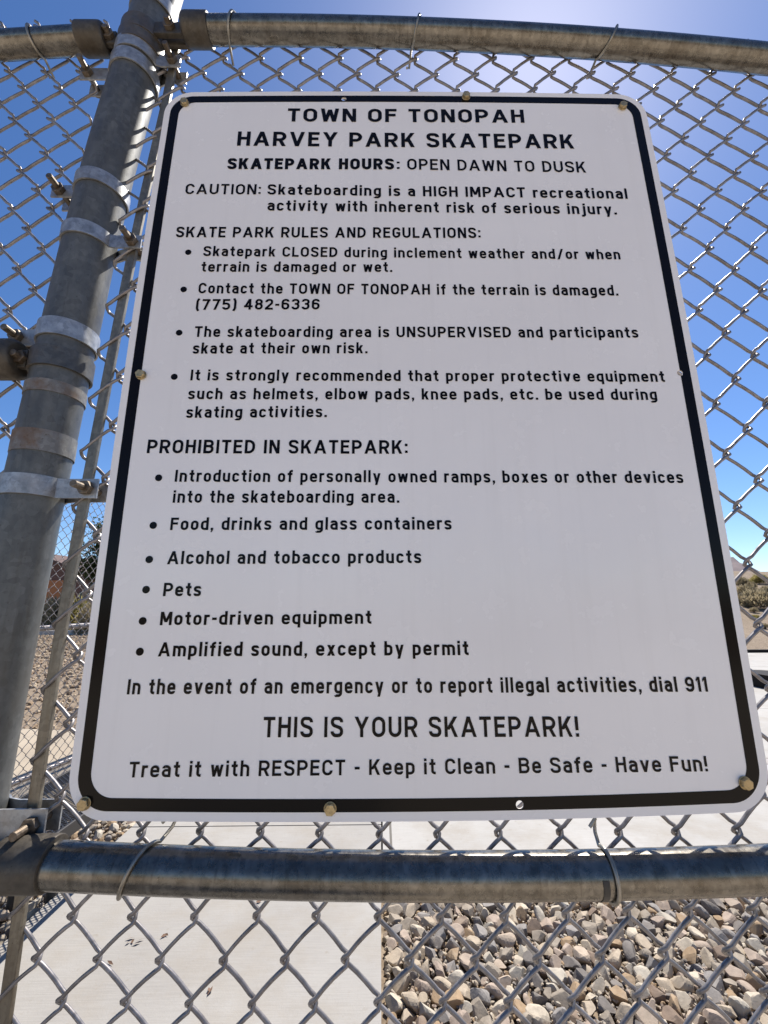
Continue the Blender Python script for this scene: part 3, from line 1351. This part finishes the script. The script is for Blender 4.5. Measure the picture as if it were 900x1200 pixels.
        if ch == '1':
            W = .30
            rect(W - s, 0, W, 1)
            bars.append([(0, .80), (W - s, 1), (W - s, 1 - s * 1.05), (0, .80 - s * .85)])
        elif ch == '2':
            P((h, .70), (h, t, R), (W - h, t, R), (W - h, .60, .12), (h + .02, h + .06, .03), (h + .02, h))
            rect(0, 0, W, s)
        elif ch == '3':
            P((h, .74), (h, t, R), (W - h, t, R), (W - h, .53, .18), (W * .40, .53))
            P((W * .40, .53), (W - h, .53, .18), (W - h, h, R), (h, h, R), (h, .27))
        elif ch == '4':
            W = .68
            rect(W - s * 1.7, 0, W - s * .7, 1)
            rect(0, .22, W, .22 + s)
            bar(h * 1.1, .24, W - s * 1.3, 1)
        elif ch == '5':
            P((W - .04, t), (h + .01, t), (h + .01, .56), (W - h, .60, .24), (W - h, h, R), (h, h, R), (h, .25))
        elif ch == '6':
            P((W - h, .74), (W - h, t, R), (h, t, R), (h, h, R), (W - h, h, R), (W - h, .56, R * .9), (h, .56, .1))
        elif ch == '7':
            rect(0, 1 - s, W, 1)
            bar(W * .34, 0, W - s * .62, 1 - s * .4)
        elif ch == '8':
            P((h + .02, .54, .2), (W - h - .02, .54, .2), (W - h - .02, t, R), (h + .02, t, R), closed=True)
            P((h, h, R), (W - h, h, R), (W - h, .54, .22), (h, .54, .22), closed=True)
        elif ch == '9':
            P((h, .26), (h, h, R), (W - h, h, R), (W - h, t, R), (h, t, R), (h, .44, R * .9), (W - h, .44, .1))
        elif ch == '.':
            W = s * 1.05
            rect(0, 0, W, W)
        elif ch == ',':
            W = s
            rect(0, 0, s, s)
            bars.append([(s * .35, 0), (s, 0), (s * .45, -.17), (0, -.17)])
        elif ch == ':':
            W = s
            rect(0, .06, s, .06 + s)
            rect(0, .56, s, .56 + s)
        elif ch == '!':
            W = s
            rect(0, 0, s, s * 1.02)
            rect(0, s * 1.9, s, 1)
        elif ch == '-':
            W = .32
            rect(0, .36, W, .36 + s)
        elif ch == '/':
            W = .58
            bar(s * .6, -.04, W - s * .6, 1.02)
        elif ch == '(':
            W = .30
            P((W - h, 1.05), (h, .82, .3), (h, .12, .3), (W - h, -.11))
        elif ch == ')':
            W = .30
            P((h, 1.05), (W - h, .82, .3), (W - h, .12, .3), (h, -.11))
    return W, Pth, bars + rects


def round_path(pts, closed):
    """fillet every corner by its radius"""
    n = len(pts)
    out = []
    for i, (x, y, r) in enumerate(pts):
        if (not closed and i in (0, n - 1)) or r <= 0:
            out.append((x, y))
            continue
        p = np.array([x, y])
        a = np.array(pts[i - 1][:2]) - p
        c = np.array(pts[(i + 1) % n][:2]) - p
        la, lc = np.linalg.norm(a), np.linalg.norm(c)
        a /= la
        c /= lc
        ang = math.acos(max(-1, min(1, a @ c)))
        fa = .5 if (closed or 0 < i - 1) and pts[i - 1][2] > 0 else 1.0
        fc = .5 if pts[(i + 1) % n][2] > 0 else 1.0
        d = min(r / math.tan(ang / 2), la * fa * .999, lc * fc * .999)
        rr = d * math.tan(ang / 2)
        bis = (a + c)
        bis /= np.linalg.norm(bis)
        cen = p + bis * (rr / math.sin(ang / 2))
        p0, p1 = p + a * d, p + c * d
        a0 = math.atan2(*(p0 - cen)[::-1])
        a1 = math.atan2(*(p1 - cen)[::-1])
        da = (a1 - a0 + PI) % (2 * PI) - PI
        k = max(3, int(abs(da) / R_(11)))
        out += [tuple(cen + rr * np.array([math.cos(a0 + da * t / k), math.sin(a0 + da * t / k)])) for t in range(k + 1)]
    res = [out[0]]
    for q in out[1:]:
        if math.hypot(q[0] - res[-1][0], q[1] - res[-1][1]) > 1e-4:
            res.append(q)
    if closed and math.hypot(res[0][0] - res[-1][0], res[0][1] - res[-1][1]) < 1e-4:
        res.pop()
    return res


def ribbon(pts, closed, s):
    P_ = [np.array(p) for p in pts]
    n = len(P_)
    L, Rr = [], []
    for i in range(n):
        a = P_[i] - P_[i - 1] if (closed or i > 0) else P_[1] - P_[0]
        c = P_[(i + 1) % n] - P_[i] if (closed or i < n - 1) else P_[-1] - P_[-2]
        a = a / np.linalg.norm(a)
        c = c / np.linalg.norm(c)
        na_, nc = np.array([-a[1], a[0]]), np.array([-c[1], c[0]])
        m_ = na_ + nc
        m_ /= max(1e-6, np.linalg.norm(m_))
        k = s / 2 / max(.45, m_ @ na_)
        L.append(P_[i] + m_ * k)
        Rr.append(P_[i] - m_ * k)
    return L, Rr


def text_mesh(text, s, track, space):
    """polygons of a line in em units, and its width"""
    polys = []
    x = 0.0
    for ch in text:
        if ch == ' ':
            x += space
            continue
        W, paths, quads = glyph(ch, s)
        for q in quads:
            polys.append([(x + a, b_) for a, b_ in q])
        for pts, closed in paths:
            rp = round_path(pts, closed)
            L, Rr = ribbon(rp, closed, s)
            n = len(L)
            for i in range(n if closed else n - 1):
                j = (i + 1) % n
                polys.append([(x + p[0], p[1]) for p in (L[i], L[j], Rr[j], Rr[i])])
        x += W + track
    return polys, x - track


SCALES = []


def text_line(text, L, Rt, bl, br, cap, s=.182, track=.175, space=.43, h=None):
    """L, Rt: pixels of the outermost ink; bl, br: baseline heights there; cap: top of a capital at the left"""
    xl, xr = S(*L)[0], S(*Rt)[0]
    zl, zr = S(L[0], bl)[1], S(Rt[0], br)[1]
    ht = h if h else S(L[0], cap)[1] - zl
    polys, w = text_mesh(text, s, track, space)
    sx = (xr - xl) / w
    SCALES.append((text[:14], round(sx / ht, 3), round(ht, 4)))
    V, F = [], []
    y = -.00045
    for k, p in enumerate(polys):
        yy = y - .0000025 * (k % 60)
        b0 = len(V)
        for (a, b_) in p:
            xx = xl + a * sx
            V.append((xx, yy, zl + (zr - zl) * (a / w) + b_ * ht))
        F.append(tuple(range(b0, b0 + len(p))))
    o = MB().add(V, F)
    ob = mesh_obj('lettering', o.v, o.f, M['black'], sign)
    bm = bmesh.new()
    bm.from_mesh(ob.data)
    for f in bm.faces:
        f.normal_update()
        if f.normal.y > 0:
            f.normal_flip()
    bm.to_mesh(ob.data)
    bm.free()
    return ht


def bullet(px, py, r=.0044):
    x, z = S(px, py)
    n = 20
    V = [(x + r * math.cos(2 * PI * k / n), -.0005, z + r * math.sin(2 * PI * k / n)) for k in range(n)]
    V += [(a, .0004, c) for a, _, c in V]
    F = [tuple(range(n - 1, -1, -1))] + [(k, (k + 1) % n, n + (k + 1) % n, n + k) for k in range(n)]
    MB().add(V, F).build('bullet', M['black'], sign)


text_line("TOWN OF TONOPAH", (337.7, 127.3), (614.7, 144), 142.7, 144.2, 127.3, .19)
text_line("HARVEY PARK SKATEPARK", (277.7, 171), (673.3, 174.3), 171, 174.5, 154.3, .19)
h3 = text_line("SKATEPARK HOURS", (266.3, 198), (461.8, 198.5), 198.5, 198.9, 185.7, .235, .15)
text_line(":", (465.0, 196), (468.3, 196), 198.9, 198.9, 0, .165, h=h3)
text_line("OPEN DAWN TO DUSK", (477.3, 195), (687, 202.7), 199, 202.6, 0, .165, h=h3)
h4 = text_line("CAUTION:", (217.7, 222), (305.5, 226), 227.7, 228.2, 215.7, .165)
text_line("Skateboarding is a HIGH IMPACT recreational", (313.7, 222), (735.7, 233.3), 228.2, 233.3, 0, h=h4)
text_line("activity with inherent risk of serious injury.", (313.3, 246.7), (723, 251.7), 247, 251.7, 0, h=h4)
text_line("SKATE PARK RULES AND REGULATIONS:", (206, 278), (563.3, 279.3), 278.3, 279.3, 266)
h7 = text_line("Skatepark CLOSED during inclement weather and/or when", (238, 300), (727.3, 304.3), 300.3, 304.3, 288.7)
text_line("terrain is damaged or wet.", (235.7, 318.3), (459.7, 319), 318.7, 319, 0, h=h7)
h9 = text_line("Contact the TOWN OF TONOPAH if the terrain is damaged.", (233, 337), (724.7, 346.7), 344, 346.7, 331.7)
text_line("(775) 482-6336", (230, 357), (374.5, 362.7), 363.3, 363, 0, h=h9)
h11 = text_line("The skateboarding area is UNSUPERVISED and participants", (229, 382.7), (748.3, 396), 395, 396, 382.5)
text_line("skate at their own risk.", (225.7, 414.7), (430.7, 414.3), 414.7, 414.3, 0, h=h11)
h13 = text_line("It is strongly recommended that proper protective equipment", (223, 446), (779.3, 447.7), 446, 447.7, 433.3)
text_line("such as helmets, elbow pads, knee pads, etc. be used during", (220.3, 468), (770.3, 468.5), 468, 468.9, 0, h=h13)
text_line("skating activities.", (218, 489.7), (383, 489), 489.9, 489, 0, h=h13)
text_line("PROHIBITED IN SKATEPARK:", (172, 531.3), (477.8, 532), 531.3, 532, 515.3)
h17 = text_line("Introduction of personally owned ramps, boxes or other devices", (204.7, 564.7), (801, 566), 564.7, 566.3, 550.7)
text_line("into the skateboarding area.", (202.3, 589.3), (468, 589.3), 589.3, 589.3, 0, h=h17)
text_line("Food, drinks and glass containers", (199.3, 621.3), (529.3, 620.7), 621.3, 620.7, 606.7)
text_line("Alcohol and tobacco products", (195.7, 661.3), (493.7, 660), 661.3, 660, 646)
text_line("Pets", (191, 698.7), (235.3, 698.7), 698.7, 698.7, 683)
text_line("Motor-driven equipment", (187.3, 732.7), (435.3, 731), 732.7, 731, 717)
text_line("Amplified sound, except by permit", (185, 769.3), (549.3, 767.7), 769.3, 767.7, 752.7)
text_line("In the event of an emergency or to report illegal activities, dial 911", (148.7, 813.7), (829.7, 810.7), 813.7, 810.5, 796)
text_line("THIS IS YOUR SKATEPARK!", (309.3, 840), (678.7, 863.3), 864, 863.3, 840, .165)
text_line("Treat it with RESPECT - Keep it Clean - Be Safe - Have Fun!", (152.7, 892.7), (829.7, 904), 911, 903.8, 892.7, .165)
for p in [(220.7, 295.7), (215.3, 339.3), (210, 390), (204.3, 441.7), (186, 560), (179.7, 615.7), (175, 655.7), (171.3, 691), (167.3, 727.7), (164, 763.7)]:
    bullet(*p)
for (px, py) in [(166, 440), (100, 941), (387, 947), (872, 917), (217, 122), (546, 114.5), (729, 126)]:
    x, z = S(px, py)
    mb = MB()
    mb.prism((x, -.0006, z), (0, -1, 0), .0068, .0012, 20)
    mb.prism((x, -.0016, z), (0, -1, 0), .0061, .0042, 6, random.uniform(0, 1))
    mb.build('bolt', M['brass'], sign, bevel=.0006)
print('TEXT', SCALES)

# ------------------------------------------------------------------ mesh bench on the left
HB = .33


def expanded(mb, x0, x1, y0, y1, z, cx=.026, cy=.0105, w=.0026, th=.003):
    """diamond strands of expanded metal"""
    nx_, ny_ = int((x1 - x0) / (cx / 2)), int((y1 - y0) / cy)
    for i in range(nx_):
        for j in range(ny_):
            up_ = (i + j) % 2 == 0
            xa, xb = x0 + i * cx / 2, x0 + (i + 1) * cx / 2
            ya, yb = y0 + j * cy, y0 + (j + 1) * cy
            if not up_:
                ya, yb = yb, ya
            mb.add([(xa, ya - w, z), (xb, yb - w, z), (xb, yb + w, z), (xa, ya + w, z), (xa, ya - w, z - th), (xb, yb - w, z - th), (xb, yb + w, z - th), (xa, ya + w, z - th)],
                   [(0, 1, 2, 3), (7, 6, 5, 4), (0, 4, 5, 1), (3, 2, 6, 7)])


bench = empty('bench', (-1.35, 1.4, 0))
tag(bench, 'low black expanded metal bench standing beside the walkway behind the thick fence post', 'bench')
BI = Matrix.Translation((1.35, -1.4, 0))
bx0, bx1, by0, by1 = -1.52, -1.155, .55, 1.72
mb = MB()
expanded(mb, bx0 + .012, bx1 - .012, by0 + .012, by1 - .012, HB - .004)
o = mb.build('seat', M['bench'])
o.parent = bench
o.matrix_parent_inverse = BI
mb = MB()
mb.box((bx0, by0, HB - .045), (bx0 + .012, by1, HB))
mb.box((bx1 - .012, by0, HB - .045), (bx1, by1, HB))
mb.box((bx0 + .012, by0, HB - .045), (bx1 - .012, by0 + .012, HB - .001))
mb.box((bx0 + .012, by1 - .012, HB - .045), (bx1 - .012, by1, HB - .001))
o = mb.build('seat_frame', M['benchframe'], bevel=.003)
o.parent = bench
o.matrix_parent_inverse = BI
for lx in (bx0 + .06, bx1 - .16):
    for ly in (by0 + .15, by1 - .35):
        o = MB().tube([(lx, ly, -.06), (lx, ly, HB - .04)], .018, 14).build('leg', M['benchframe'], smooth=True)
        o.parent = bench
        o.matrix_parent_inverse = BI

# ------------------------------------------------------------------ the tall fence further back on the left
dirv = np.array([.17, .985])
dirv /= np.linalg.norm(dirv)
f0 = np.array([-2.10, 2.24]) - dirv * .42
TH = 1.88


class Place:
    def __init__(s, o_, d):
        s.o, s.d = o_, d
        s.normal = np.array([-d[1], d[0], 0.0])

    def __call__(s, P):
        out_ = np.empty_like(P)
        out_[:, 0] = s.o[0] + s.d[0] * P[:, 0] + s.normal[0] * P[:, 1]
        out_[:, 1] = s.o[1] + s.d[1] * P[:, 0] + s.normal[1] * P[:, 1]
        out_[:, 2] = P[:, 2]
        return out_


pl = Place(f0, dirv)
tall = empty('chain_link_fence', (float(f0[0]), float(f0[1]), 0))
tag(tall, 'farther chain link fence seen between the thick post and the sign', 'fence')
TI = Matrix.Translation((-float(f0[0]), -float(f0[1]), 0))


def adopt2(o):
    o.parent = tall
    o.matrix_parent_inverse = TI
    return o


def fpt(u, z, off=0.0):
    p = f0 + dirv * u
    return (p[0] - dirv[1] * off, p[1] + dirv[0] * off, z)


LEN = 7.0
adopt2(link_fabric('mesh', None, 0, int(LEN / .0305), lambda j: .03 + j * .0350, 0, 53, lambda c: .03 + c * .0305, 0, .0019, .003, sides=4, place=pl))
adopt2(MB().tube([fpt(0, TH, .02), fpt(LEN, TH, .02)], .021, 16).build('top_rail', M['wire'], smooth=True))
adopt2(MB().tube([fpt(0, .10, .02), fpt(LEN, .10, .02)], .017, 12).build('bottom_rail', M['wire'], smooth=True))
adopt2(MB().tube([fpt(0, .95, .02), fpt(LEN, .95, .02)], .017, 12).build('middle_rail', M['wire'], smooth=True))
for u in (0.0, 2.9, LEN):
    adopt2(MB().tube([fpt(u, -.1, .03), fpt(u, TH + .09, .0)], .026, 16).build('post', M['wire'], smooth=True))


# ------------------------------------------------------------------ shrubs, tree, building
def shrub_mesh(name, w, h, n, mat, seed, blade=.05):
    """a rounded brush of many thin upright leaf blades"""
    rg = np.random.default_rng(seed)
    a = rg.uniform(0, 2 * PI, n)
    el = np.arccos(rg.uniform(0.0, 1, n))
    rr = rg.uniform(.35, 1, n) ** .5
    lump = 1 + .22 * np.sin(a * 3 + seed) * np.sin(el * 4 + seed * 2) + .12 * np.sin(a * 7 + seed * 3)
    d = np.stack([np.cos(a) * np.sin(el), np.sin(a) * np.sin(el), np.cos(el)], 1)
    P = d * (rr * lump)[:, None] * np.array([w / 2, w / 2, h * .95]) + np.array([0, 0, .03])
    ax = d + rg.normal(0, .35, (n, 3)) + np.array([0, 0, .5])
    ax /= np.linalg.norm(ax, axis=1)[:, None]
    sd = np.cross(ax, rg.normal(size=(n, 3)))
    sd /= np.linalg.norm(sd, axis=1)[:, None]
    ln = (blade * rg.uniform(.6, 1.5, n))[:, None]
    wd = ln * .22
    V = np.stack([P - sd * wd * .6, P + sd * wd * .6, P + ax * ln + sd * wd * .3, P + ax * ln - sd * wd * .3], 1).reshape(-1, 3)
    Q_ = np.arange(n * 4).reshape(n, 4)
    return V, Q_


def shrub(p, w, h, mat, seed, label, n=2600, group=None, name='shrub'):
    root = empty(name, (float(p[0]), float(p[1]), float(ground_z(p[0], p[1]))))
    tag(root, label, 'shrub', group)
    V, Q_ = shrub_mesh('foliage', w, h, n, mat, seed, blade=max(w, h) * .10)
    np_obj('foliage', V, Q_, mat, root)
    rg = np.random.default_rng(seed + 5)
    mb = MB()
    for _ in range(7):
        a = rg.uniform(0, 2 * PI)
        q = rg.uniform(.2, .6)
        mb.tube([(0.02 * math.cos(a), .02 * math.sin(a), -.05), (w * .25 * q * math.cos(a), w * .25 * q * math.sin(a), h * .4), (w * .45 * q * math.cos(a), w * .45 * q * math.sin(a), h * .75)],
                [.014, .010, .004], 6)
    mb.build('stem', M['bark'], root)
    return root


LS = [(52, 742, 1.15, 1.25, 'sage', 'tan rounded bush beside the thick post, in front of the red brown building'),
      (70, 744, 1.1, 1.45, 'sage', 'tallest tan bush between the tension bar and thick post'),
      (91, 746, 1.3, 1.3, 'sage2', 'yellowish bush between the tension bar and the sign'),
      (82, 752, .8, .75, 'sage2', 'small low yellowish bush nearest the kerb at left'),
      (110, 744, 1.2, 1.2, 'sage', 'tan bush half hidden by the left edge of the sign')]
for i, (px, py, w, h, mt, lab) in enumerate(LS):
    d = ray(px, 738)
    p = CAM + d * ((17.4 - i * .35 - CAM[1]) / d[1])
    shrub(p, w, h, M[mt], 20 + i, lab, group='bushes beyond the kerb')
RS = [(893, 712, 40, 15, 'sage', 'biggest rounded tan bush on the slope right of the sign'),
      (875, 700, 22, 11, 'sage', 'tan bush on the slope above the small one, touching the right edge of the sign'),
      (871, 709, 15, 9, 'sage', 'small dull bush on the slope between the sign and the biggest bush'),
      (891, 684, 17, 8, 'sage2', 'bright yellow green bush at the top of the slope'),
      (871, 686, 13, 7, 'sage', 'dull bush at the top of the slope just beside the sign'),
      (899, 695, 12, 6, 'sage', 'low bush on the slope at the right edge of the photo'),
      (886, 727, 9, 4, 'sage2', 'tiny yellowish tuft on the bare lower slope'),
      (897, 737, 9, 4, 'sage', 'tiny tan tuft lowest on the slope at the right edge of the photo'),
      (881, 689, 10, 5, 'sage', 'small tan bush between the two bushes at the top of the slope'),
      (884, 718, 8, 4, 'sage', 'tiny tan tuft below the biggest bush on the slope')]
for i, (px, py, w, h, mt, lab) in enumerate(RS):
    p = on_ground(px, py)
    if p is None:
        continue
    k = float((p - CAM) @ FW) / FPX
    print('shrub', i, p, k)
    shrub(p, w * k, h * k * 1.1, M[mt], 50 + i, lab, group='bushes on the slope')

# tree behind the sign's left edge
tp = at_y(128, 700, 19.0)
tree = empty('tree', (float(tp[0]), float(tp[1]), -.06))
tag(tree, 'green tree showing past the left edge of the sign above the building', 'tree')
mb = MB()
mb.tube([(0, 0, -.1), (.03, .02, 1.2), (-.03, .05, 2.5), (.05, 0, 4.2)], [.17, .13, .10, .04], 10)
rg = np.random.default_rng(3)
cl = []
for k in range(16):
    a, zb = rg.uniform(0, 2 * PI), rg.uniform(1.7, 4.0)
    L_ = rg.uniform(.7, 1.15) * (1 - .35 * (zb - 1.7) / 2.3)
    e_ = (L_ * math.cos(a), L_ * math.sin(a), zb + rg.uniform(.2, .9))
    mb.tube([(0, 0, zb), (e_[0] * .5, e_[1] * .5, zb + .25), e_], [.05, .03, .012], 6)
    cl.append(e_)
mb.build('trunk', M['bark'], tree, smooth=True)
n = 9000
ci = rg.integers(0, len(cl), n)
C_ = np.array(cl)[ci] + rg.normal(0, .30, (n, 3)) * np.array([1, 1, .8])
ax = rg.normal(size=(n, 3))
ax /= np.linalg.norm(ax, axis=1)[:, None]
sd = np.cross(ax, rg.normal(size=(n, 3)))
sd /= np.linalg.norm(sd, axis=1)[:, None]
ln = rg.uniform(.05, .11, n)[:, None]
V = np.stack([C_ - ax * ln, C_ + sd * ln * .45, C_ + ax * ln, C_ - sd * ln * .45], 1).reshape(-1, 3)
np_obj('crown', V, np.arange(n * 4).reshape(n, 4), M['leaf'], tree)

# red brown gabled building
yb, xr_, rz, ez = 24.0, -20.6, 3.95, 2.05
xe0, xe1 = xr_ - 5.1, xr_ + 5.1
house = empty('building', (xr_, yb, 0))
tag(house, 'red brown gabled building with an orange door behind the tan bushes', 'building')
HI = Matrix.Translation((-xr_, -yb, 0))


def adopt3(o):
    o.parent = house
    o.matrix_parent_inverse = HI
    return o


V = [(xe0, yb, -.2), (xe1, yb, -.2), (xe1, yb, ez), (xr_, yb, rz), (xe0, yb, ez)]
V += [(a, yb + 9, c) for a, _, c in V]
F = [(0, 1, 2, 3, 4), (9, 8, 7, 6, 5), (0, 5, 6, 1), (1, 6, 7, 2), (4, 9, 5, 0)]
adopt3(MB().add(V, F).build('wall', M['brick']))
mb = MB()
sl = (rz - ez) / 5.1
for sgn in (-1, 1):
    x1_, z1_ = xr_ + sgn * 5.5, rz - sl * 5.5
    V = [(xr_, yb - .35, rz + .02), (x1_, yb - .35, z1_ + .02), (x1_, yb + 9.3, z1_ + .02), (xr_, yb + 9.3, rz + .02)]
    V += [(a, b_, c + .14) for a, b_, c in V]
    mb.add(V, [(0, 1, 2, 3), (7, 6, 5, 4), (0, 4, 5, 1), (1, 5, 6, 2), (2, 6, 7, 3), (3, 7, 4, 0)])
adopt3(mb.build('roof', M['roof']))
dd = adopt3(MB().box((-19.65, yb - .06, -.05), (-18.45, yb + .02, 2.42)).build('door', M['orange'], bevel=.01))
ww = adopt3(MB().box((-17.6, yb - .05, 1.0), (-16.7, yb + .02, 1.75)).build('window', M['glass'], bevel=.01))
